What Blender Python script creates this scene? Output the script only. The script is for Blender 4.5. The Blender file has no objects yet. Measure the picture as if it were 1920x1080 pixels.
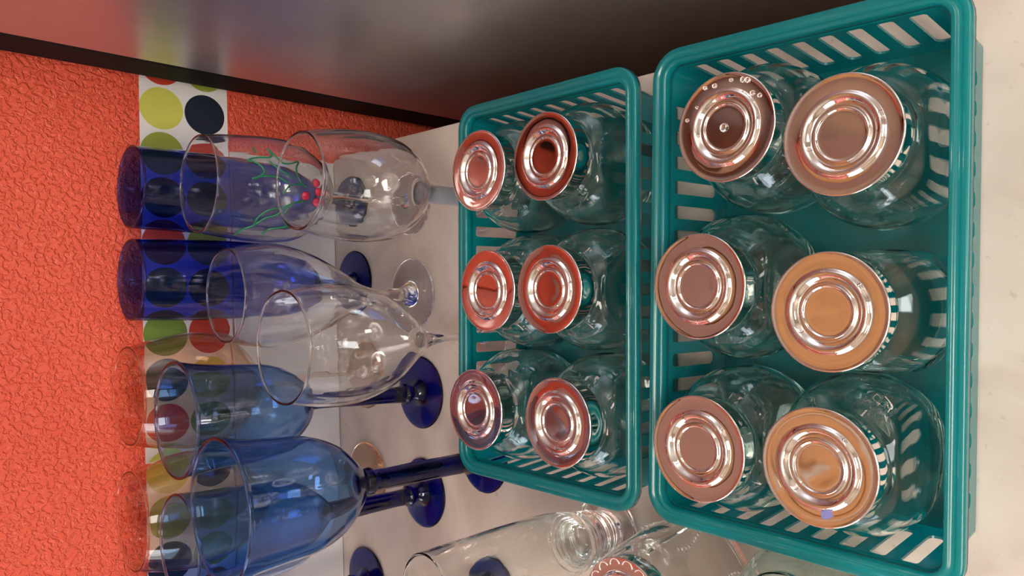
import bpy, bmesh, math, random
from mathutils import Vector, Matrix
random.seed(7)
S = bpy.context.scene
COL = S.collection
R = math.radians

# ------------------------------------------------------------------ camera
CAM = Vector((0, 0, 0.494)); TH = R(43.2); FPX = 1450.0
FW = Vector((0, math.cos(TH), -math.sin(TH))); UP = Vector((0, math.sin(TH), math.cos(TH))); XR = Vector((1, 0, 0))
cam = bpy.data.cameras.new('camera'); cam.sensor_width = 36.0; cam.lens = FPX / 1920 * 36; cam.clip_start = 0.02
co = bpy.data.objects.new('camera', cam); COL.objects.link(co)
m = Matrix((-UP, XR, -FW)).transposed().to_4x4(); m.translation = CAM      # the phone was held on its side
co.matrix_world = m
S.camera = co

# ------------------------------------------------------------------ light and exposure
S.view_settings.view_transform = 'Standard'
S.view_settings.look = 'None'
S.view_settings.exposure = -0.07
S.view_settings.gamma = 1.0
S.view_settings.use_curve_mapping = False
cy = S.cycles
cy.max_bounces = 28; cy.transmission_bounces = 28; cy.glossy_bounces = 16; cy.diffuse_bounces = 5; cy.transparent_max_bounces = 16; cy.volume_bounces = 1
cy.caustics_refractive = True; cy.caustics_reflective = True; cy.blur_glossy = 0.3
cy.sample_clamp_indirect = 12.0; cy.use_denoising = True
world = bpy.data.worlds.new('world'); S.world = world; world.use_nodes = True
world.node_tree.nodes['Background'].inputs[0].default_value = (0.8, 0.85, 1.0, 1)
world.node_tree.nodes['Background'].inputs[1].default_value = 0.6

def area(name, loc, target, size, power, color, sy=None):
    l = bpy.data.lights.new(name, 'AREA'); l.energy = power; l.color = color
    l.shape = 'RECTANGLE'; l.size = size; l.size_y = sy or size
    o = bpy.data.objects.new(name, l); COL.objects.link(o); o.location = loc
    o.rotation_euler = (Vector(target) - Vector(loc)).to_track_quat('-Z', 'Y').to_euler()
    return o
area('ceiling_lamp_light', (-0.45, -0.80, 1.44), (-0.45, -0.80, 0), 0.9, 17, (1.0, 0.92, 0.82), 0.35)
area('fill_uplight', (-0.45, -0.80, 1.30), (-0.45, -0.80, 1.5), 0.9, 9, (1.0, 0.93, 0.84), 0.35)  # added fill aimed upward to brighten the ceiling, not a real fixture
area('ceiling_lamp_light', (-1.2, -1.6, 1.44), (-1.2, -1.6, 0), 0.5, 10, (1.0, 0.90, 0.78), 0.5)
area('window_or_fill_light', (0.35, -2.12, 0.75), (0, 0.6, 0.1), 0.8, 12, (1.0, 0.96, 0.9), 0.6)  # added front fill to brighten the orange wall, no known window here
area('window_or_fill_light', (-2.12, 0.1, 0.55), (0, 0.3, 0.1), 0.9, 14, (0.78, 0.87, 1.0), 0.8)

# ------------------------------------------------------------------ materials
def mat(name):
    mt = bpy.data.materials.new(name); mt.use_nodes = True
    nt = mt.node_tree; nt.nodes.clear(); out = nt.nodes.new('ShaderNodeOutputMaterial')
    return mt, nt, out
def N(nt, kind, **kw):
    n = nt.nodes.new(kind)
    for k, v in kw.items():
        if k.startswith('i_'):
            n.inputs[k[2:].replace('_', ' ')].default_value = v
        else: setattr(n, k, v)
    return n
def ramp(nt, fac, stops):
    r = nt.nodes.new('ShaderNodeValToRGB'); e = r.color_ramp.elements
    while len(e) < len(stops): e.new(0.5)
    for q, (p, c) in zip(e, stops): q.position = p; q.color = (*c, 1)
    nt.links.new(fac, r.inputs[0]); return r.outputs[0]
def plain(name, col, rough=0.5, metal=0.0, vary=0.08, scale=30, coat=0.0, bump=0.0, bscale=200, spec=0.5):
    mt, nt, out = mat(name)
    p = N(nt, 'ShaderNodeBsdfPrincipled'); p.inputs['Roughness'].default_value = rough; p.inputs['Metallic'].default_value = metal
    p.inputs['Coat Weight'].default_value = coat; p.inputs['Specular IOR Level'].default_value = spec
    tc = N(nt, 'ShaderNodeTexCoord'); nz = N(nt, 'ShaderNodeTexNoise'); nz.inputs['Scale'].default_value = scale; nz.inputs['Detail'].default_value = 5
    nt.links.new(tc.outputs['Object'], nz.inputs['Vector'])
    lo = tuple(c * (1 - vary) for c in col); hi = tuple(min(1, c * (1 + vary)) for c in col)
    nt.links.new(ramp(nt, nz.outputs['Fac'], [(0.3, lo), (0.7, hi)]), p.inputs['Base Color'])
    if bump:
        n2 = N(nt, 'ShaderNodeTexNoise'); n2.inputs['Scale'].default_value = bscale; nt.links.new(tc.outputs['Object'], n2.inputs['Vector'])
        b = N(nt, 'ShaderNodeBump'); b.inputs['Strength'].default_value = bump; b.inputs['Distance'].default_value = 0.001
        nt.links.new(n2.outputs['Fac'], b.inputs['Height']); nt.links.new(b.outputs[0], p.inputs['Normal'])
    nt.links.new(p.outputs[0], out.inputs[0]); return mt

def orange_wall():
    mt, nt, out = mat('orange_textured_paint')
    p = N(nt, 'ShaderNodeBsdfPrincipled'); p.inputs['Roughness'].default_value = 0.38
    tc = N(nt, 'ShaderNodeTexCoord')
    n1 = N(nt, 'ShaderNodeTexNoise'); n1.inputs['Scale'].default_value = 190; n1.inputs['Detail'].default_value = 3; n1.inputs['Distortion'].default_value = 0.6
    n2 = N(nt, 'ShaderNodeTexNoise'); n2.inputs['Scale'].default_value = 8; n2.inputs['Detail'].default_value = 3
    for n in (n1, n2): nt.links.new(tc.outputs['Object'], n.inputs['Vector'])
    h = ramp(nt, n1.outputs['Fac'], [(0.40, (0, 0, 0)), (0.56, (1, 1, 1))])
    b = N(nt, 'ShaderNodeBump'); b.inputs['Strength'].default_value = 0.75; b.inputs['Distance'].default_value = 0.0016
    nt.links.new(h, b.inputs['Height']); nt.links.new(b.outputs[0], p.inputs['Normal'])
    nt.links.new(ramp(nt, n2.outputs['Fac'], [(0.3, (0.78, 0.095, 0.046)), (0.7, (0.84, 0.115, 0.058))]), p.inputs['Base Color'])
    nt.links.new(p.outputs[0], out.inputs[0]); return mt

def counter_mat():
    mt, nt, out = mat('beige_stone_laminate')
    p = N(nt, 'ShaderNodeBsdfPrincipled'); p.inputs['Roughness'].default_value = 0.42
    tc = N(nt, 'ShaderNodeTexCoord')
    n1 = N(nt, 'ShaderNodeTexNoise'); n1.inputs['Scale'].default_value = 14; n1.inputs['Detail'].default_value = 6; n1.inputs['Distortion'].default_value = 0.8
    n2 = N(nt, 'ShaderNodeTexNoise'); n2.inputs['Scale'].default_value = 160; n2.inputs['Detail'].default_value = 2
    for n in (n1, n2): nt.links.new(tc.outputs['Object'], n.inputs['Vector'])
    c1 = ramp(nt, n1.outputs['Fac'], [(0.3, (0.52, 0.435, 0.37)), (0.52, (0.61, 0.53, 0.46)), (0.75, (0.65, 0.575, 0.505))])
    c2 = ramp(nt, n2.outputs['Fac'], [(0.24, (0.55, 0.5, 0.45)), (0.33, (1, 1, 1))])
    mx = N(nt, 'ShaderNodeMix'); mx.data_type = 'RGBA'; mx.blend_type = 'MULTIPLY'; mx.inputs[0].default_value = 0.5
    nt.links.new(c1, mx.inputs[6]); nt.links.new(c2, mx.inputs[7]); nt.links.new(mx.outputs[2], p.inputs['Base Color'])
    nt.links.new(p.outputs[0], out.inputs[0]); return mt

def glass(name, sig=None, ior=1.46, ripple=0.0, rough=0.0, rscale=60, stretch=(1, 1, 1), tint=(1, 1, 1)):
    mt, nt, out = mat(name)
    g = N(nt, 'ShaderNodeBsdfGlass'); g.inputs['IOR'].default_value = ior; g.inputs['Roughness'].default_value = rough
    g.inputs['Color'].default_value = (*tint, 1)
    if ripple:
        tc = N(nt, 'ShaderNodeTexCoord'); mp = N(nt, 'ShaderNodeMapping'); mp.inputs['Scale'].default_value = stretch
        nz = N(nt, 'ShaderNodeTexNoise'); nz.inputs['Scale'].default_value = rscale; nz.inputs['Detail'].default_value = 2
        nt.links.new(tc.outputs['Object'], mp.inputs[0]); nt.links.new(mp.outputs[0], nz.inputs['Vector'])
        b = N(nt, 'ShaderNodeBump'); b.inputs['Strength'].default_value = 1.0; b.inputs['Distance'].default_value = ripple
        nt.links.new(nz.outputs['Fac'], b.inputs['Height']); nt.links.new(b.outputs[0], g.inputs['Normal'])
    nt.links.new(g.outputs[0], out.inputs[0])
    if sig:
        v = N(nt, 'ShaderNodeVolumeAbsorption'); d = max(sig) * 1.05
        v.inputs['Color'].default_value = (*[1 - s / d for s in sig], 1); v.inputs['Density'].default_value = d
        nt.links.new(v.outputs[0], out.inputs['Volume'])
    return mt

def teal_plastic():
    mt, nt, out = mat('translucent_teal_plastic')
    tc = N(nt, 'ShaderNodeTexCoord'); nz = N(nt, 'ShaderNodeTexNoise'); nz.inputs['Scale'].default_value = 9
    nt.links.new(tc.outputs['Object'], nz.inputs['Vector'])
    col = ramp(nt, nz.outputs['Fac'], [(0.3, (0.0, 0.285, 0.305)), (0.7, (0.004, 0.335, 0.355))])
    df = N(nt, 'ShaderNodeBsdfDiffuse'); tl = N(nt, 'ShaderNodeBsdfTranslucent'); nt.links.new(col, df.inputs[0])
    tl.inputs[0].default_value = (0.006, 0.88, 1.0, 1)
    m1 = N(nt, 'ShaderNodeMixShader'); m1.inputs[0].default_value = 0.52
    nt.links.new(df.outputs[0], m1.inputs[1]); nt.links.new(tl.outputs[0], m1.inputs[2])
    tr = N(nt, 'ShaderNodeBsdfTransparent'); tr.inputs[0].default_value = (0.05, 0.8, 0.75, 1)
    m2 = N(nt, 'ShaderNodeMixShader'); m2.inputs[0].default_value = 0.22
    nt.links.new(m1.outputs[0], m2.inputs[1]); nt.links.new(tr.outputs[0], m2.inputs[2])
    gl = N(nt, 'ShaderNodeBsdfGlossy'); gl.inputs['Roughness'].default_value = 0.2
    fr = N(nt, 'ShaderNodeFresnel'); fr.inputs[0].default_value = 1.62
    m3 = N(nt, 'ShaderNodeMixShader'); nt.links.new(fr.outputs[0], m3.inputs[0])
    nt.links.new(m2.outputs[0], m3.inputs[1]); nt.links.new(gl.outputs[0], m3.inputs[2])
    nt.links.new(m3.outputs[0], out.inputs[0]); return mt

def wood():
    mt, nt, out = mat('honey_oak_wood')
    p = N(nt, 'ShaderNodeBsdfPrincipled'); p.inputs['Roughness'].default_value = 0.4
    tc = N(nt, 'ShaderNodeTexCoord'); mp = N(nt, 'ShaderNodeMapping'); mp.inputs['Scale'].default_value = (14, 14, 1.6)
    nz = N(nt, 'ShaderNodeTexNoise'); nz.inputs['Scale'].default_value = 3; nz.inputs['Detail'].default_value = 7; nz.inputs['Distortion'].default_value = 1.2
    nt.links.new(tc.outputs['Object'], mp.inputs[0]); nt.links.new(mp.outputs[0], nz.inputs['Vector'])
    nt.links.new(ramp(nt, nz.outputs['Fac'], [(0.3, (0.34, 0.14, 0.045)), (0.7, (0.52, 0.24, 0.085))]), p.inputs['Base Color'])
    nt.links.new(p.outputs[0], out.inputs[0]); return mt

def chrome():
    mt, nt, out = mat('polished_steel')
    p = N(nt, 'ShaderNodeBsdfPrincipled'); p.inputs['Metallic'].default_value = 1; p.inputs['Roughness'].default_value = 0.045
    p.inputs['Base Color'].default_value = (0.90, 0.84, 0.80, 1)
    tc = N(nt, 'ShaderNodeTexCoord'); nz = N(nt, 'ShaderNodeTexNoise'); nz.inputs['Scale'].default_value = 55; nz.inputs['Detail'].default_value = 1
    b = N(nt, 'ShaderNodeBump'); b.inputs['Strength'].default_value = 0.5; b.inputs['Distance'].default_value = 0.00022
    nt.links.new(tc.outputs['Object'], nz.inputs['Vector']); nt.links.new(nz.outputs['Fac'], b.inputs['Height']); nt.links.new(b.outputs[0], p.inputs['Normal'])
    nt.links.new(p.outputs[0], out.inputs[0]); return mt

def lamp_mat(name, col, e):
    mt, nt, out = mat(name); em = N(nt, 'ShaderNodeEmission'); em.inputs[0].default_value = (*col, 1); em.inputs[1].default_value = e
    nt.links.new(em.outputs[0], out.inputs[0]); return mt

M = dict(
    orange=orange_wall(), counter=counter_mat(), teal=teal_plastic(), wood=wood(), chrome=chrome(),
    splash=plain('pale_laminate', (0.66, 0.61, 0.59), 0.4, vary=0.03),
    stripw=plain('white_paper', (0.78, 0.75, 0.73), 0.5, vary=0.02),
    d_red=plain('print_red', (0.55, 0.045, 0.02), 0.5, vary=0.03), d_yel=plain('print_yellow', (0.60, 0.60, 0.10), 0.5, vary=0.03),
    d_olive=plain('print_olive', (0.30, 0.36, 0.04), 0.5, vary=0.03), d_navy=plain('print_navy', (0.006, 0.012, 0.03), 0.5, vary=0.03),
    d_green=plain('print_green', (0.16, 0.27, 0.03), 0.5, vary=0.03),
    fridge=plain('grey_enamelled_steel', (0.58, 0.56, 0.57), 0.31, metal=0.86, vary=0.04, bump=0.25, bscale=120),
    black=plain('black_plastic', (0.008, 0.007, 0.006), 0.7, spec=0.15), dark=plain('dark_cabinet_side', (0.05, 0.03, 0.02), 0.7),
    ceiling=plain('white_ceiling_paint', (0.75, 0.72, 0.68), 0.9, bump=0.3), beige=plain('beige_wall_paint', (0.62, 0.55, 0.47), 0.8),
    floor=plain('brown_floor_tile', (0.22, 0.16, 0.12), 0.4, scale=6),
    brown=plain('dark_brown_wood', (0.20, 0.09, 0.035), 0.5), under=plain('pinkish_cabinet_underside', (0.78, 0.60, 0.54), 0.55),
    clear=glass('clear_glass', ripple=0.0008, rscale=42, stretch=(1, 1, .16), tint=(0.995, 0.995, 0.995)),
    clear2=glass('thick_clear_glass', ripple=0.0007, rscale=30, tint=(0.99, 0.995, 0.99)),
    jarglass=glass('faint_green_jar_glass', ripple=0.0010, rscale=30, tint=(0.965, 1.0, 0.99)),
    amber=glass('faint_amber_glass', ripple=0.00010, rscale=22, tint=(0.97, 0.90, 0.84)),
    blue=glass('cobalt_glass', sig=(740, 580, 110), ripple=0.0006, rscale=26, stretch=(1, 1, .35)),
    blue2=glass('lighter_cobalt_glass', sig=(410, 245, 90), ripple=0.0006, rscale=26, stretch=(1, 1, .35)),
    grey=plain('grey_glass_stem', (0.30, 0.30, 0.34), 0.12, coat=0.5),
    green=plain('green_enamel', (0.01, 0.17, 0.07), 0.4), berry=plain('red_enamel', (0.60, 0.01, 0.06), 0.35),
    tape=plain('violet_sticker', (0.22, 0.22, 0.50), 0.5),
    bulb=lamp_mat('bulb_glow', (1.0, 0.95, 0.88), 38.0), lamp=lamp_mat('lamp_diffuser', (1.0, 0.93, 0.82), 7.0), day=lamp_mat('window_or_fill_pane', (0.8, 0.9, 1.0), 3.5),
)

# ------------------------------------------------------------------ helpers
def mesh_obj(name, bm, mats, parent=None, smooth=True, loc=None):
    me = bpy.data.meshes.new(name); bm.to_mesh(me); bm.free()
    if not isinstance(mats, (list, tuple)): mats = [mats]
    for q in mats: me.materials.append(q)
    if smooth:
        for p in me.polygons: p.use_smooth = True
    o = bpy.data.objects.new(name, me); COL.objects.link(o)
    if parent: o.parent = parent
    if loc is not None: o.location = loc
    return o
def empty(name, loc, rz=0):
    o = bpy.data.objects.new(name, None); COL.objects.link(o); o.location = loc; o.rotation_euler = (0, 0, rz); o.empty_display_size = 0.02
    return o
def tag(o, label, cat, group=None):
    o['label'] = label; o['category'] = cat
    if group: o['group'] = group
    return o
def struct(o): o['kind'] = 'structure'; return o
def add_box(bm, lo, hi, mi=0):
    v = [bm.verts.new((x, y, z)) for x in (lo[0], hi[0]) for y in (lo[1], hi[1]) for z in (lo[2], hi[2])]
    for f in ((0, 1, 3, 2), (4, 6, 7, 5), (0, 4, 5, 1), (2, 3, 7, 6), (0, 2, 6, 4), (1, 5, 7, 3)):
        bm.faces.new([v[i] for i in f]).material_index = mi
def box(name, lo, hi, m_, parent=None, bevel=0.0):
    bm = bmesh.new(); add_box(bm, lo, hi)
    if bevel: bmesh.ops.bevel(bm, geom=bm.edges[:], offset=bevel, segments=3, affect='EDGES', profile=0.5)
    return mesh_obj(name, bm, m_, parent, smooth=False)
def cr(pts, n=6):
    """smooth curve through the profile points"""
    out = []
    P = [pts[0]] + list(pts) + [pts[-1]]
    for i in range(1, len(P) - 2):
        a, b, c, d = [Vector(q) for q in P[i - 1:i + 3]]
        for k in range(n):
            t = k / n
            out.append(tuple(0.5 * ((2 * b) + (c - a) * t + (2 * a - 5 * b + 4 * c - d) * t * t + (3 * b - a - 3 * c + d) * t ** 3)))
    out.append(tuple(pts[-1])); return out
def lathe(bm, prof, seg=64, centre=(0, 0), sx=1.0):
    """revolve (r, z) points; travelling up the outside gives outward normals"""
    rings = []
    for r, z in prof:
        if r < 1e-6: rings.append([bm.verts.new((centre[0], centre[1], z))])
        else: rings.append([bm.verts.new((centre[0] + r * math.cos(2 * math.pi * i / seg), centre[1] + r * math.sin(2 * math.pi * i / seg), z)) for i in range(seg)])
    for a, b in zip(rings, rings[1:]):
        for i in range(seg):
            j = (i + 1) % seg
            if len(a) == 1 and len(b) == 1: continue
            if len(a) == 1: bm.faces.new((a[0], b[j], b[i]))
            elif len(b) == 1: bm.faces.new((a[i], a[j], b[0]))
            else: bm.faces.new((a[i], a[j], b[j], b[i]))
def tube(bm, pts, r, seg=6):
    rings = []
    for i, p in enumerate(pts):
        p = Vector(p); a = Vector(pts[max(0, i - 1)]); b = Vector(pts[min(len(pts) - 1, i + 1)])
        t = (b - a).normalized(); u = t.orthogonal().normalized(); w = t.cross(u)
        if rings:
            u = (pu - t * pu.dot(t)).normalized(); w = t.cross(u)
        pu = u
        rings.append([bm.verts.new(p + (u * math.cos(2 * math.pi * k / seg) + w * math.sin(2 * math.pi * k / seg)) * r) for k in range(seg)])
    for a, b in zip(rings, rings[1:]):
        for k in range(seg): bm.faces.new((a[k], a[(k + 1) % seg], b[(k + 1) % seg], b[k]))
    bm.faces.new(rings[0][::-1]); bm.faces.new(rings[-1])

# ------------------------------------------------------------------ room
SL = 0.0524; Y0 = 0.846; WA = math.atan(SL)
def wallpt(x, z, off=0.0): return Vector((x, Y0 + SL * x - off, z))
def wall_box(name, x0, x1, z0, z1, o0, o1, m_, bevel=0.0, parent=None):
    """box lying along the back wall; o = distance in front of it"""
    o = box(name, (x0 / math.cos(WA), -o1, z0), (x1 / math.cos(WA), -o0, z1), m_, parent, bevel)
    o.location = (0, Y0, 0); o.rotation_euler = (0, 0, WA); return o
struct(wall_box('wall_back', -2.2, 1.3, -0.9, 1.5, -0.10, 0, M['orange']))
struct(box('floor', (-2.3, -2.3, -0.95), (1.4, 1.0, -0.9), M['floor']))
struct(box('ceiling', (-2.3, -2.3, 1.5), (1.4, 1.0, 1.55), M['ceiling']))
struct(box('wall_left', (-2.3, -2.3, -0.9), (-2.2, 1.0, 1.5), M['beige']))
struct(box('wall_right', (1.3, -2.3, -0.9), (1.4, 1.0, 1.5), M['beige']))
struct(box('wall_front', (-2.3, -2.35, -0.9), (1.4, -2.25, 1.5), M['beige']))
struct(box('front_fill_pane', (-0.1, -2.25, 0.4), (0.8, -2.22, 1.1), M['day']))  # unseen glowing pane, made up to go with the front fill light
w = struct(box('window_1', (-2.2, -0.4, 0.15), (-2.17, 0.6, 0.95), M['day']))
bm = bmesh.new()
for lo, hi in (((-2.2, -0.45, 0.10), (-2.14, 0.65, 0.15)), ((-2.2, -0.45, 0.95), (-2.14, 0.65, 1.0)), ((-2.2, -0.45, 0.15), (-2.14, -0.4, 0.95)),
               ((-2.2, 0.6, 0.15), (-2.14, 0.65, 0.95)), ((-2.17, 0.085, 0.15), (-2.15, 0.115, 0.95)), ((-2.17, -0.4, 0.535), (-2.15, 0.6, 0.565))): add_box(bm, lo, hi)
mesh_obj('window_frame', bm, M['ceiling'], w, smooth=False)

# counter, backsplash
CE = 0.1668
bm = bmesh.new()
pts = [(-2.1, 0.02), (CE + 0.004, 0.02), (CE - 0.001, Y0 - 0.0003 + SL * CE), (-2.1, Y0 - 0.0003 - SL * 2.1)]
lo = [bm.verts.new((x, y, -0.04)) for x, y in pts]; hi = [bm.verts.new((x, y, 0)) for x, y in pts]
bm.faces.new(lo[::-1]); bm.faces.new(hi)
for i in range(4): bm.faces.new((lo[i], lo[(i + 1) % 4], hi[(i + 1) % 4], hi[i]))
bmesh.ops.bevel(bm, geom=[e for e in bm.edges if e.verts[0].co.z > -0.001 and e.verts[1].co.z > -0.001], offset=0.002, segments=2, affect='EDGES')
ct = tag(mesh_obj('countertop', bm, M['counter'], smooth=False), 'beige mottled laminate countertop under the glasses and teal baskets', 'countertop')
bc = empty('base_cabinet', (0, 0, -0.9)); tag(bc, 'honey oak base cabinet beneath the beige countertop', 'cabinet')
box('body', (-2.1, 0.07, 0), (CE - 0.006, 0.70, 0.858), M['wood'], bc)
for i in range(4):
    x1 = CE - 0.03 - i * 0.5
    d = box('door', (x1 - 0.46, 0.05, 0.12), (x1, 0.069, 0.82), M['wood'], bc, 0.004)
    box('handle', (x1 - 0.43, 0.03, 0.62), (x1 - 0.418, 0.05, 0.74), M['chrome'], d, 0.002)
struct(wall_box('trim_1', -2.1, 0.158, 0.0005, 0.1305, 0.0003, 0.005, M['splash'], 0.0012))

# polka dot border on the wall: flat printed paper
bm = bmesh.new(); th = 0.0004
add_box(bm, (-2.1, -th, 0.131), (0.3, 0, 0.2248), 0)
c1 = {0: 1, 1: 2, 2: 3, 3: 4, 4: 1, 5: 5, 6: 5, 7: 4, 8: 1, 9: 2, 10: 3, 11: 4, 12: 1}
c2 = {0: 3, 1: 4, 2: 1, 3: 5, 4: 3, 5: 4, 6: 1, 7: 2, 8: 5, 9: 4, 10: 2, 11: 3, 12: 1}
for k in range(-1, 44):
    for row, (zc, tb) in enumerate(((0.2025, c1), (0.1565, c2))):
        x = (0.2389 - 0.0478 * k) / math.cos(WA); ci = tb.get(k if k >= 0 else 10, 1 + (k * 3 + row * 2) % 5)
        r = 0.0225 if row == 0 else 0.0220
        pl = [bm.verts.new((x + r * math.cos(a), -th - 0.0001, zc + r * math.sin(a))) for a in [2 * math.pi * i / 48 for i in range(48)]]
        bm.faces.new(pl).material_index = ci
o = mesh_obj('wall_border', bm, [M[q] for q in ('stripw', 'd_red', 'd_yel', 'd_olive', 'd_navy', 'd_green')], smooth=False)
o.location = (0, Y0 - 0.0002, 0); o.rotation_euler = (0, 0, WA)
tag(o, 'white paper wall border with red, yellow, olive, green and navy dots', 'border')

# refrigerator beside the counter
FX = 0.218
fr = empty('refrigerator', (FX, 0.4, -0.9)); tag(fr, 'glossy grey steel refrigerator side with black rear edge, beside the counter', 'refrigerator')
box('side_panel', (0, -0.38, 0.02), (0.70, 0.385, 1.72), M['fridge'], fr, 0.006)
box('rear_strip', (0.0005, 0.3855, 0.02), (0.70, 0.442, 1.70), M['black'], fr, 0.003)
d = box('door', (0, -0.46, 0.10), (0.70, -0.385, 1.72), M['fridge'], fr, 0.012)
box('handle', (0.06, -0.51, 0.5), (0.085, -0.46, 1.2), M['chrome'], d, 0.008)

# upper cabinets (reflected in the steel lids)
uc = empty('upper_cabinet', (0, Y0 - 0.0015, 0.588), WA); tag(uc, 'honey oak upper cabinet on the orange wall above the glasses', 'cabinet')
box('body', (-1.8, -0.285, 0.004), (0.17, 0, 0.80), M['wood'], uc)
box('underside', (-1.8, -0.285, 0.0), (0.17, 0, 0.0035), M['under'], uc)
box('bottom_rail', (-1.8, -0.305, 0.0), (0.17, -0.2855, 0.09), M['brown'], uc, 0.002)
for i in range(4):
    x1 = 0.15 - i * 0.48
    d = box('door', (x1 - 0.45, -0.307, 0.095), (x1, -0.286, 0.77), M['wood'], uc, 0.004)
    box('handle', (x1 - 0.43, -0.325, 0.12), (x1 - 0.42, -0.308, 0.22), M['chrome'], d, 0.002)

# ceiling lamps
for i, (x, y, a, b, lb) in enumerate(((-0.45, -0.80, 0.45, 0.175, 'long white ceiling lamp above the counter'), (-1.2, -1.6, 0.25, 0.25, 'square white ceiling lamp in the middle of the kitchen'))):
    L = empty('ceiling_lamp', (x, y, 1.5)); tag(L, lb, 'lamp')
    box('housing', (-a - 0.02, -b - 0.02, -0.035), (a + 0.02, b + 0.02, -0.0005), M['ceiling'], L, 0.005)
    box('diffuser', (-a, -b, -0.05), (a, b, -0.0355), M['lamp'], L, 0.004)

pl = empty('pendant_lamp', (-0.15, -0.45, 1.5)); tag(pl, 'four-bulb lamp hanging from the ceiling over the counter', 'lamp')
bm = bmesh.new(); lathe(bm, [(0, -.26), (.05, -.26), (.06, -.25), (.05, -.24), (.006, -.235), (.006, -.02), (.05, -.015), (.05, -.001), (0, -.001)], 24); mesh_obj('stem', bm, M['chrome'], pl)
for k in range(4):
    a = math.pi / 4 + k * math.pi / 2
    bm = bmesh.new(); bmesh.ops.create_uvsphere(bm, u_segments=20, v_segments=12, radius=0.032, matrix=Matrix.Translation((0.10 * math.cos(a), 0.10 * math.sin(a), -0.27)))
    mesh_obj('bulb', bm, M['bulb'], pl)
# ------------------------------------------------------------------ baskets
HX, HY, RC, RZ = 0.1555, 0.0958, 0.020, 0.0712
ZL = (0.0015, 0.0185, 0.0588, 0.0635)
def off_at(z): return 0.0155 - (z / 0.064) * 0.0050
def perim(d, nc=8):
    """rounded rectangle, d inside the outer rim"""
    r = max(RC - d, 0.001); P = []
    for cx, cy_, a0 in ((HX - RC, HY - RC, 0), (-HX + RC, HY - RC, 90), (-HX + RC, -HY + RC, 180), (HX - RC, -HY + RC, 270)):
        for i in range(nc + 1):
            a = R(a0 + 90 * i / nc); P.append((cx + r * math.cos(a), cy_ + r * math.sin(a)))
    return P
def make_basket():
    root = empty('storage_basket', (0, 0, 0))
    prof = [(0, .0650), (0, .0700), (.0004, .0708), (.0012, .0713), (.0030, .0713), (.0040, .0708), (.0046, .0697), (.0066, .0697), (.0072, .0706), (.0080, .0709),
            (.0094, .0706), (.0101, .0695), (.0106, .0625), (.0092, .0625), (.0086, .0683), (.0016, .0683), (.0015, .0650)]
    bm = bmesh.new(); rings = [[bm.verts.new((x, y, z)) for x, y in perim(d)] for d, z in prof]
    n = len(rings[0])
    for a, b in zip(rings, rings[1:] + rings[:1]):
        for i in range(n): bm.faces.new((a[i], a[(i + 1) % n], b[(i + 1) % n], b[i]))
    rim = mesh_obj('rim', bm, M['teal'], root)
    # short moulded ribs across the rim
    # pierced walls
    bm = bmesh.new()
    def wall(length, nslot, pitch, place):
        w_ = 0.0088; e = length / 2
        def strip(xa, xb, za=ZL, zb=ZL):
            va = [bm.verts.new(place(xa, z)) for z in za]; vb = [bm.verts.new(place(xb, z)) for z in zb]
            for i in range(3): bm.faces.new((va[i], vb[i], vb[i + 1], va[i + 1]))
        x = -nslot * pitch / 2; strip(-e, x)
        for s in range(nslot):
            xl = x + (pitch - w_) / 2; xr = xl + w_
            strip(x, xl); strip(xr, x + pitch)
            J = 8
            prev = None
            for j in range(J + 1):
                t = -1 + 2 * j / J; xx = (xl + xr) / 2 + t * w_ / 2
                c = math.sqrt(max(0, 1 - t * t))
                zb = ZL[1] - 0.0034 * c; zt = ZL[2] + 0.0015 * min(1, c * 1.5)
                cur = [bm.verts.new(place(xx, z)) for z in (ZL[0], zb, zt, ZL[3])]
                if prev:
                    bm.faces.new((prev[0], cur[0], cur[1], prev[1])); bm.faces.new((prev[2], cur[2], cur[3], prev[3]))
                prev = cur
            x += pitch
        strip(x, e)
    lx, ly = 2 * (HX - RC), 2 * (HY - RC)
    wall(lx, 15, 0.0166, lambda s, z: (s, -(HY - off_at(z)), z))
    wall(lx, 15, 0.0166, lambda s, z: (-s, (HY - off_at(z)), z))
    wall(ly, 9, 0.0166, lambda s, z: ((HX - off_at(z)), s, z))
    wall(ly, 9, 0.0166, lambda s, z: (-(HX - off_at(z)), -s, z))
    for cx, cyy, a0 in ((HX - RC, HY - RC, 0), (-HX + RC, HY - RC, 90), (-HX + RC, -HY + RC, 180), (HX - RC, -HY + RC, 270)):
        for i in range(8):
            va, vb = [], []
            for z in ZL:
                r = RC - off_at(z)
                for L_, q in ((va, i), (vb, i + 1)):
                    a = R(a0 + 90 * q / 8); L_.append(bm.verts.new((cx + r * math.cos(a), cyy + r * math.sin(a), z)))
            for k in range(3): bm.faces.new((va[k], vb[k], vb[k + 1], va[k + 1]))
    bmesh.ops.remove_doubles(bm, verts=bm.verts[:], dist=0.00002)
    bmesh.ops.recalc_face_normals(bm, faces=bm.faces[:])
    wl = mesh_obj('slotted_wall', bm, M['teal'], root, smooth=False)
    so = wl.modifiers.new('thickness', 'SOLIDIFY'); so.thickness = 0.0015; so.offset = 0
    bm = bmesh.new(); P = perim(0.0162)
    lo_ = [bm.verts.new((x, y, 0.0012)) for x, y in P]; hi_ = [bm.verts.new((x, y, 0.0032)) for x, y in P]
    bm.faces.new(lo_[::-1]); bm.faces.new(hi_)
    for i in range(len(P)): bm.faces.new((lo_[i], lo_[(i + 1) % len(P)], hi_[(i + 1) % len(P)], hi_[i]))
    mesh_obj('basket_floor', bm, M['teal'], root, smooth=False)
    return root
def copy_tree(o, parent=None):
    c = o.copy(); COL.objects.link(c)
    if parent: c.parent = parent
    for ch in list(o.children): copy_tree(ch, c)
    return c
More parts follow.
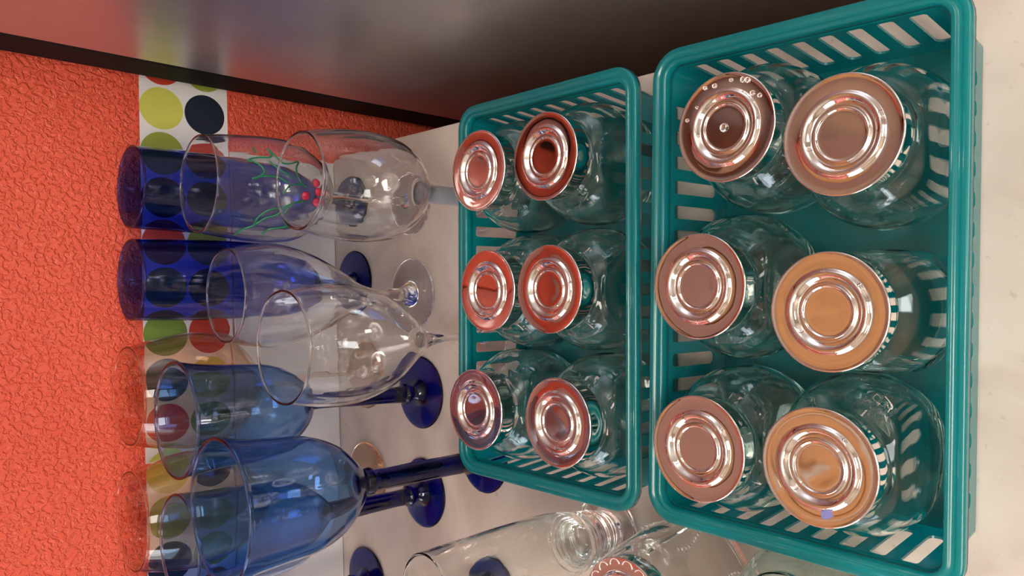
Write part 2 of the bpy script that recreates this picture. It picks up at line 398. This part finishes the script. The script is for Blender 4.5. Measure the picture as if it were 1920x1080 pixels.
bk = make_basket(); bk.location = (0, 0.2190, 0.0005); bk.rotation_euler = (0, 0, -0.014)
tag(bk, 'translucent teal slotted plastic basket at the front of the counter, nearer one with six jars', 'basket', 'teal baskets of jars')
bk2 = copy_tree(bk); bk2.location = (-0.001, 0.4220, 0.0005); bk2.rotation_euler = (0, 0, 0.002)
tag(bk2, 'translucent teal slotted plastic basket right behind the front basket, next to the goblets', 'basket', 'teal baskets of jars')

# ------------------------------------------------------------------ jars with steel lids
def jar_section(bm, a, b, z, flat, n=64, px=2.0):
    vs = []
    for i in range(n):
        t = 2 * math.pi * i / n; c, s = math.cos(t), math.sin(t)
        x = a * abs(c) ** (2 / px) * (1 if c > 0 else -1); y = b * abs(s) ** (2 / px) * (1 if s > 0 else -1)
        if abs(y) > flat - 0.003:                                    # soft clamp to the two flat faces
            k = abs(y) - (flat - 0.003); y = math.copysign(flat - 0.003 + 0.003 * (1 - math.exp(-k / 0.003)), y)
        vs.append(bm.verts.new((x, y, z)))
    return vs
def make_jar():
    root = empty('glass_jar', (0, 0, 0))
    bm = bmesh.new()
    out = cr([(0.020, 0.0), (0.030, 0.0004), (0.0345, 0.0025), (0.0405, 0.012), (0.0450, 0.026), (0.0462, 0.040), (0.0445, 0.055), (0.0390, 0.068), (0.0315, 0.0765), (0.0285, 0.0800), (0.0280, 0.0840), (0.0280, 0.0915)], 4)
    inn = cr([(0.0252, 0.0920), (0.0250, 0.0840), (0.0256, 0.0795), (0.0290, 0.0740), (0.0362, 0.0662), (0.0416, 0.0545), (0.0432, 0.0400), (0.0420, 0.0265), (0.0375, 0.0140), (0.0320, 0.0070), (0.0270, 0.0055), (0.016, 0.0050)], 4)
    rings = [jar_section(bm, a, a * 0.95 if a > 0.03 else a, z, 0.0335) for a, z in out]
    rings += [jar_section(bm, a, a * 0.95 if a > 0.03 else a, z, 0.0309) for a, z in inn]
    n = 64
    for p_, q_ in zip(rings, rings[1:]):
        for i in range(n): bm.faces.new((p_[i], p_[(i + 1) % n], q_[(i + 1) % n], q_[i]))
    c0 = bm.verts.new((0, 0, 0.0)); c1_ = bm.verts.new((0, 0, 0.0048))
    for i in range(n):
        bm.faces.new((c0, rings[0][(i + 1) % n], rings[0][i])); bm.faces.new((rings[-1][i], rings[-1][(i + 1) % n], c1_))
    mesh_obj('glass_body', bm, M['jarglass'], root)
    bm = bmesh.new()
    ou = cr([(0.0296, 0.0815), (0.0302, 0.0820), (0.0302, 0.0925), (0.0306, 0.0938), (0.0314, 0.0946), (0.0315, 0.0955), (0.0308, 0.0960), (0.0295, 0.0957), (0.0260, 0.0955), (0.0230, 0.0955),
             (0.0224, 0.0958), (0.0216, 0.0970), (0.0204, 0.0979), (0.0188, 0.0974), (0.0172, 0.0958), (0.0162, 0.0949), (0.0152, 0.0951), (0.0143, 0.0960), (0.0136, 0.0962), (0.0129, 0.0955), (0.0120, 0.0953), (0.0060, 0.0953), (0.0, 0.0953)], 3)
    lathe(bm, ou + [(0.0, 0.0938), (0.0285, 0.0938), (0.0290, 0.0930), (0.0290, 0.0815), (0.0296, 0.0815)], 72)
    mesh_obj('lid', bm, M['chrome'], root)
    return root
J0 = make_jar()
jars = [
    (0.0917, 0.4591, 0, 'steel-lidded glass jar in the rear basket, back row beside the refrigerator'),
    (0.0939, 0.3862, 0, 'steel-lidded glass jar in the rear basket, front row beside the refrigerator'),
    (-0.0021, 0.4484, 0, 'steel-lidded glass jar in the rear basket, middle of its back row'),
    (-0.0008, 0.3820, 0, 'steel-lidded glass jar in the rear basket, middle of its front row'),
    (-0.0954, 0.4624, 0.05, 'steel-lidded glass jar in the rear basket, back row beside the tall blue goblet stem'),
    (-0.0945, 0.3740, 0.0, 'steel-lidded glass jar in the rear basket, front row beside the ribbed footed glass'),
    (0.0925, 0.2410, 0.06, 'glass jar in the front basket, back row beside the refrigerator, water drops on its lid'),
    (0.0786, 0.1735, -0.0, 'glass jar in the front basket, front row beside the refrigerator, its lid reflecting dark brown'),
    (0.0010, 0.2590, 0, 'steel-lidded glass jar in the front basket, middle of its back row'),
    (-0.0124, 0.1806, math.pi / 2, 'glass jar in the front basket turned sideways, narrow side showing, middle of the front row'),
    (-0.0954, 0.2595, 0.02, 'steel-lidded glass jar in the front basket, back row at the end away from the refrigerator'),
    (-0.0940, 0.1857, 0, 'glass jar in the front basket with a small violet sticker on its lid'),
    (-0.1945, 0.2150, math.pi / 2, 'loose glass jar standing outside the front basket, beside its slotted end'),
]
for i, (x, y, rz, lb) in enumerate(jars):
    j = J0 if i == 0 else copy_tree(J0)
    j.location = (x, y, 0.0041 if i < 12 else 0.0003); j.rotation_euler = (0, 0, rz); tag(j, lb, 'jar', 'steel-lidded glass jars')
    if i == 9:                                                       # this body is a little slimmer
        for c in j.children:
            if c.name.startswith('glass_body'): c.scale = (0.925, 1, 1)
    if i == 11:
        bm = bmesh.new(); pts = [(-0.0262, 0.002), (-0.0225, 0.0015), (-0.0220, -0.0035), (-0.0250, -0.0045), (-0.0268, -0.001)]
        lo_ = [bm.verts.new((px_, py_, 0.0957)) for px_, py_ in pts]; hi_ = [bm.verts.new((px_, py_, 0.0960)) for px_, py_ in pts]
        bm.faces.new(lo_[::-1]); bm.faces.new(hi_)
        for k in range(5): bm.faces.new((lo_[k], lo_[(k + 1) % 5], hi_[(k + 1) % 5], hi_[k]))
        s = mesh_obj('sticker', bm, M['tape'], j, smooth=False); s['label'] = 'small violet sticker on the lid'
        s.rotation_euler = (0, 0, 0.15)
    if i == 6:
        random.seed(3)
        for k in range(11):
            a = random.uniform(0, 6.28); r = random.choice((random.uniform(0.001, 0.010), random.uniform(0.0235, 0.029))); q = random.uniform(0.0007, 0.0017)
            if k == 0: r, q = 0.0005, 0.0026
            bm = bmesh.new(); lathe(bm, [(0, 0), (q * 0.9, 0), (q, q * .12), (q * .8, q * .35), (q * .4, q * .5), (0, q * .53)], 14)
            mesh_obj('water_drop', bm, M['clear'], j, loc=(r * math.cos(a), r * math.sin(a), 0.0954 if r < 0.015 else 0.0958))

# embossed jar outside the baskets
ej = empty('embossed_jar', (-0.2075, 0.3180, 0.0003), R(38)); tag(ej, 'square embossed glass jar with patterned steel lid, between ribbed glass and front basket', 'jar')
bm = bmesh.new()
def sq(a, z, p): return jar_section(bm, a, a, z, 1, 64, p)
so_ = cr([(0.024, 0.0, 4), (0.034, 0.0005, 5), (0.0375, 0.004, 5), (0.0380, 0.040, 5), (0.0375, 0.068, 5), (0.034, 0.0765, 3.5), (0.0290, 0.081, 2.2), (0.0280, 0.0905, 2)], 4)
si_ = cr([(0.0252, 0.091, 2), (0.0258, 0.081, 2.1), (0.031, 0.074, 3.2), (0.0348, 0.067, 4.6), (0.0352, 0.040, 4.6), (0.0345, 0.009, 4.6), (0.030, 0.006, 4.5), (0.015, 0.005, 4)], 4)
rg = [sq(a, z, p) for a, z, p in so_ + si_]
for p_, q_ in zip(rg, rg[1:]):
    for i in range(64): bm.faces.new((p_[i], p_[(i + 1) % 64], q_[(i + 1) % 64], q_[i]))
bm.faces.new(rg[0][::-1]); bm.faces.new(rg[-1])
mesh_obj('glass_body', bm, M['clear2'], ej)
bm = bmesh.new()
for s in range(4):                                                   # rows of embossed beads on each face
    mr = Matrix.Rotation(s * math.pi / 2, 4, 'Z')
    for k in range(15):
        for x in (-0.017, 0.017):
            c = mr @ Vector((0.0382, x + 0.004 * math.sin(k * .4), 0.012 + k * 0.0038))
            bmesh.ops.create_uvsphere(bm, u_segments=8, v_segments=6, radius=0.0012, matrix=Matrix.Translation(c))
b_ = mesh_obj('bead_pattern', bm, M['clear2'], ej); b_['kind'] = 'stuff'
ld = [c for c in J0.children if c.name.startswith('lid')][0].copy(); COL.objects.link(ld); ld.parent = ej
bm = bmesh.new()
for k in range(16):
    a0 = 2 * math.pi * k / 16; cx, cyy = 0.0262 * math.cos(a0), 0.0262 * math.sin(a0)
    tube(bm, [(cx + 0.0040 * math.cos(a0 + t), cyy + 0.0040 * math.sin(a0 + t), 0.0957) for t in [(-1.5 + 3.0 * q / 8) for q in range(9)]], 0.00035, 5)
s_ = mesh_obj('lid_pattern', bm, M['stripw'], ej); s_['label'] = 'white scalloped pattern on the lid'

# ------------------------------------------------------------------ stemware
def goblet(name, x, y, label, cat, group, bowl, stem, footR, mat_, wall_t=0.0018, closed=False, rot=0, base_t=0.0040, stem_mat=None, foot_mat=None, seg=72):
    """bowl: [(z, r)] from rim to bottom; stem: [(z, r)] from bowl end down to the foot"""
    root = empty(name, (x, y, 0.0003), rot); tag(root, label, cat, group)
    zs0, rs0 = stem[-1]; zb, rb = stem[0]
    cap = closed or stem_mat is not None
    e = 0.00006
    # foot
    bm = bmesh.new()
    pf = [(0, 0.0003), (footR * 0.5, 0.0003), (footR * 0.93, 0.0)] + cr([(footR * 0.985, 0.0004), (footR, 0.0014), (footR * 0.975, 0.0024), (footR * 0.75, base_t * 0.75), (footR * 0.45, base_t), (rs0 * 1.9, base_t + 0.0012), (rs0 * 1.25, zs0 * 0.75), (rs0, zs0)], 4)
    if cap: pf += [(rs0 * 0.5, zs0), (0, zs0)]
    lathe(bm, pf, seg); mesh_obj('foot', bm, foot_mat or mat_, root)
    # stem
    bm = bmesh.new(); ps = cr([(r, z) for z, r in reversed(stem)], 5)
    if cap:
        ps = [(0, zs0 + e), (rs0 * 0.5, zs0 + e), (rs0, zs0 + e)] + ps[1:-1] + [(rb, zb - e), (rb * 0.5, zb - e), (0, zb - e)]
    lathe(bm, ps, seg); mesh_obj('stem', bm, stem_mat or mat_, root)
    # bowl
    bm = bmesh.new()
    zr, rr = bowl[0]
    outer = cr([(rb, zb)] + [(r, z) for z, r in reversed(bowl)], 7)
    z_in = zb + max(0.003, wall_t * 1.6)
    inner = []
    for i in range(len(outer) - 1, -1, -1):
        r, z = outer[i]
        a = outer[max(0, i - 1)]; b = outer[min(len(outer) - 1, i + 1)]
        t = Vector((b[0] - a[0], b[1] - a[1]));
        if t.length < 1e-9: continue
        t.normalize(); nr, nz = -t[1], t[0]                           # inward normal
        q = (r + nr * wall_t, z + nz * wall_t)
        if q[0] > 0.0015 and (not inner or q[0] <= inner[-1][0] + 0.01) and q[1] > z_in: inner.append(q)
    bead = wall_t * 0.62                                             # fire-polished rounded lip
    rim = [(rr - wall_t * 0.5 + bead * math.cos(a), zr + bead * 1.1 + bead * math.sin(a)) for a in [R(-35 + 250 * k / 12) for k in range(13)]]
    last = inner[-1]
    inner += [(last[0] * 0.6, z_in + (last[1] - z_in) * 0.3), (0, z_in)]
    pb = ([(0, zb), (rb * 0.5, zb)] if cap else []) + outer + rim + inner
    lathe(bm, pb, seg); mesh_obj('bowl', bm, mat_, root)
    return root
GB, GC = 'cobalt blue goblets', 'clear stemmed glasses'
goblet('blue_wine_glass', 0.0988, 0.8060, 'straight cobalt blue wine glass by the dotted border, behind the holly glass nearest the refrigerator', 'wine glass', GB,
       [(0.2465, .0405), (.192, .0418), (.136, .0415), (.085, .0375), (.055, .0235)], [(.044, .0070), (.036, .0052), (.014, .0052)], 0.0360, M['blue'], closed=True)
goblet('blue_wine_glass', 0.0080, 0.7970, 'straight cobalt blue wine glass by the dotted border, behind the clear tulip glass', 'wine glass', GB,
       [(0.249, .0397), (.198, .0410), (.142, .0412), (.090, .0370), (.062, .0240)], [(.049, .0066), (.038, .0052), (.014, .0058)], 0.0360, M['blue'], closed=True)
cg = goblet('holly_wine_glass', 0.0917, 0.6846, 'clear wine glass painted with green holly leaves and red berries', 'wine glass', GC,
       [(.228, .0432), (.202, .0468), (.166, .0490), (.136, .0445), (.113, .0280)], [(.102, .0064), (.085, .0042), (.030, .0040), (.012, .0055)], 0.0346, M['clear'], 0.0015)
goblet('grey_stemmed_goblet', 0.0862, 0.5690, 'round clear goblet with a frosted grey stem, right behind the rear basket', 'goblet', GC,
       [(.192, .0398), (.166, .0449), (.136, .0470), (.106, .0430), (.084, .0290)], [(.072, .0110), (.064, .0088), (.040, .0086), (.012, .0080)], 0.0310, M['clear'], 0.0017, stem_mat=M['grey'])
goblet('tulip_wine_glass', -0.0068, 0.6817, 'clear tulip wine glass on a long flared stem, standing before the blue glass pair', 'wine glass', GC,
       [(.205, .0425), (.180, .0472), (.157, .0480), (.124, .0395), (.090, .0235), (.072, .0130)], [(.057, .0075), (.040, .0048), (.016, .0075)], 0.0385, M['clear'], 0.0016)
goblet('rounded_wine_glass', -0.0464, 0.5622, 'clear rounded wine glass with a thin stem, nearest the middle of the rear basket', 'wine glass', GC,
       [(.210, .0450), (.179, .0495), (.149, .0492), (.118, .0395), (.092, .0220)], [(.076, .0090), (.062, .0052), (.040, .0038), (.012, .0050)], 0.0310, M['clear'], 0.0016)
goblet('blue_goblet', -0.1110, 0.6663, 'cobalt blue flared goblet with tapering stem, beside the clear rounded wine glass', 'goblet', GB,
       [(.254, .0493), (.238, .0462), (.215, .0438), (.180, .0418), (.158, .0350), (.141, .0225)], [(.129, .0058), (.120, .0045), (.080, .0062), (.030, .0086), (.022, .0110), (.013, .0072)], 0.0382, M['blue2'], 0.0019, closed=True, stem_mat=M['blue'], foot_mat=M['blue'])
goblet('blue_goblet', -0.1650, 0.5638, 'largest pale blue goblet with thick dark stem, its foot under the rear basket corner', 'goblet', GB,
       [(.259, .0541), (.240, .0505), (.218, .0485), (.190, .0460), (.166, .0370), (.149, .0230)], [(.138, .0110), (.131, .0122), (.124, .0092), (.080, .0094), (.030, .0096), (.022, .0120), (.013, .0080)], 0.0330, M['blue2'], 0.0020, closed=True, stem_mat=M['blue'], foot_mat=M['blue'])
goblet('blue_goblet', -0.2165, 0.6607, 'cobalt blue goblet half hidden behind the largest pale blue goblet', 'goblet', GB,
       [(.253, .0440), (.235, .0428), (.210, .0424), (.175, .0420), (.150, .0375), (.128, .0235)], [(.113, .0098), (.104, .0094), (.070, .0088), (.030, .0083), (.022, .0108), (.013, .0070)], 0.0362, M['blue2'], 0.0019, closed=True, stem_mat=M['blue'], foot_mat=M['blue'])
goblet('blue_goblet', -0.3390, 0.7709, 'cobalt blue goblet at the far end, only its dark round foot in view', 'goblet', GB,
       [(.250, .0470), (.232, .0445), (.210, .0430), (.175, .0420), (.150, .0375), (.128, .0235)], [(.113, .0098), (.104, .0094), (.070, .0088), (.030, .0083), (.022, .0108), (.013, .0070)], 0.0372, M['blue'], 0.0019, closed=True)
goblet('blue_goblet', -0.2850, 0.5560, 'blue goblet whose foot shows through the tall ribbed glass', 'goblet', GB,
       [(.235, .0470), (.222, .0445), (.200, .0430), (.170, .0420), (.148, .0375), (.126, .0235)], [(.113, .0098), (.104, .0094), (.070, .0088), (.030, .0083), (.022, .0108), (.013, .0070)], 0.0300, M['blue2'], 0.0019, closed=True, stem_mat=M['blue'], foot_mat=M['blue'])
goblet('balloon_wine_glass', -0.1010, 0.7720, 'faintly amber balloon wine glass against the dotted border, next to the straight blue glasses', 'wine glass', 'amber balloon glasses',
       [(.2596, .0460), (.232, .0530), (.197, .0570), (.166, .0500), (.144, .0290)], [(.131, .0062), (.100, .0038), (.040, .0036), (.012, .0050)], 0.0385, M['amber'], 0.0012)
goblet('balloon_wine_glass', -0.2180, 0.7700, 'faintly amber balloon wine glass against the dotted border, behind the largest blue goblet', 'wine glass', 'amber balloon glasses',
       [(.257, .0460), (.228, .0530), (.192, .0565), (.162, .0500), (.140, .0290)], [(.127, .0060), (.105, .0038), (.040, .0036), (.012, .0050)], 0.0385, M['amber'], 0.0012)

# tall ribbed footed glass
pg = goblet('pilsner_glass', -0.1985, 0.4076, 'tall narrow clear glass with ribbed lower end and round foot, outside the rear basket', 'glass', None,
       [(.187, .0245), (.150, .0258), (.110, .0267), (.070, .0266), (.056, .0252), (.050, .0240)], [(.047, .0236), (.043, .0200), (.039, .0222), (.035, .0190), (.031, .0214), (.027, .0180), (.023, .0205), (.018, .0168), (.013, .0180), (.0075, .0160)], 0.0285, M['clear2'], 0.0017)

# enamel holly on the holly glass, laid on the curved bowl surface
prof = cr([(.113, .0280), (.136, .0445), (.166, .0490), (.202, .0468), (.228, .0432)], 8)
def rad(z):
    for (a, ra), (b, rb) in zip(prof, prof[1:]):
        if a <= z <= b: return ra + (rb - ra) * (z - a) / (b - a)
    return prof[0][1] if z < prof[0][0] else prof[-1][1]
C0 = Vector((0.0917, 0.6846, 0.0003))
def on_bowl(px, py):
    """point of the bowl's front surface met along a sight line (px, py in photo pixels)"""
    d = (FW + UP * ((960 - px) / FPX) + XR * ((540 - py) / FPX)).normalized(); t = 0.5
    while t < 1.2:
        p = CAM + d * t - C0
        if 0.11 < p.z < 0.23 and math.hypot(p.x, p.y) < rad(p.z) + 0.0004: return p
        t += 0.0004
    return None
def crop(l): return [(420 + a / 3.374, 160 + b / 3.374) for a, b in l]
lines = [[(185, 395), (198, 425)], [(275, 400), (300, 435), (288, 456), (220, 456), (180, 462), (150, 475), (190, 482), (235, 510), (255, 550), (215, 580), (180, 592)],
         [(275, 400), (320, 445), (365, 485), (410, 492), (465, 480), (455, 520), (465, 580), (500, 630), (520, 645)], [(285, 480), (350, 530), (435, 590)],
         [(520, 645), (470, 625), (410, 640), (375, 690)], [(180, 590), (250, 575), (340, 580), (400, 620)],
         [(65, 950), (110, 915), (185, 885), (205, 845), (260, 800), (320, 780), (360, 790), (330, 820), (260, 840), (190, 885)],
         [(520, 735), (470, 735), (420, 760), (390, 800), (380, 850), (400, 890), (375, 892)], [(240, 940), (290, 910), (400, 895)], [(360, 790), (420, 755), (480, 740)]]
for li, l in enumerate(lines):
    seg_ = cr([(a, b, 0) for a, b in l], 6); pts = [on_bowl(a, b) for a, b in crop([(q[0], q[1]) for q in seg_])]
    pts = [p for p in pts if p is not None]
    if len(pts) > 2:
        bm = bmesh.new(); tube(bm, pts, 0.00085, 6)
        o = mesh_obj('painted_leaf_line', bm, M['green'], cg)
for (a, b) in ((512, 702), (578, 618), (580, 742), (592, 676)):
    p = on_bowl(*crop([(a, b)])[0])
    if p is None: continue
    bm = bmesh.new(); n_ = Vector((p.x, p.y, 0.006)).normalized(); q = n_.to_track_quat('Z', 'Y').to_matrix().to_4x4()
    lathe(bm, [(0, -0.0002), (0.0038, -0.0002), (0.0040, 0.0002), (0.0030, 0.0007), (0.0, 0.0009)], 24)
    bm.transform(Matrix.Translation(p) @ q); mesh_obj('painted_berry', bm, M['berry'], cg)
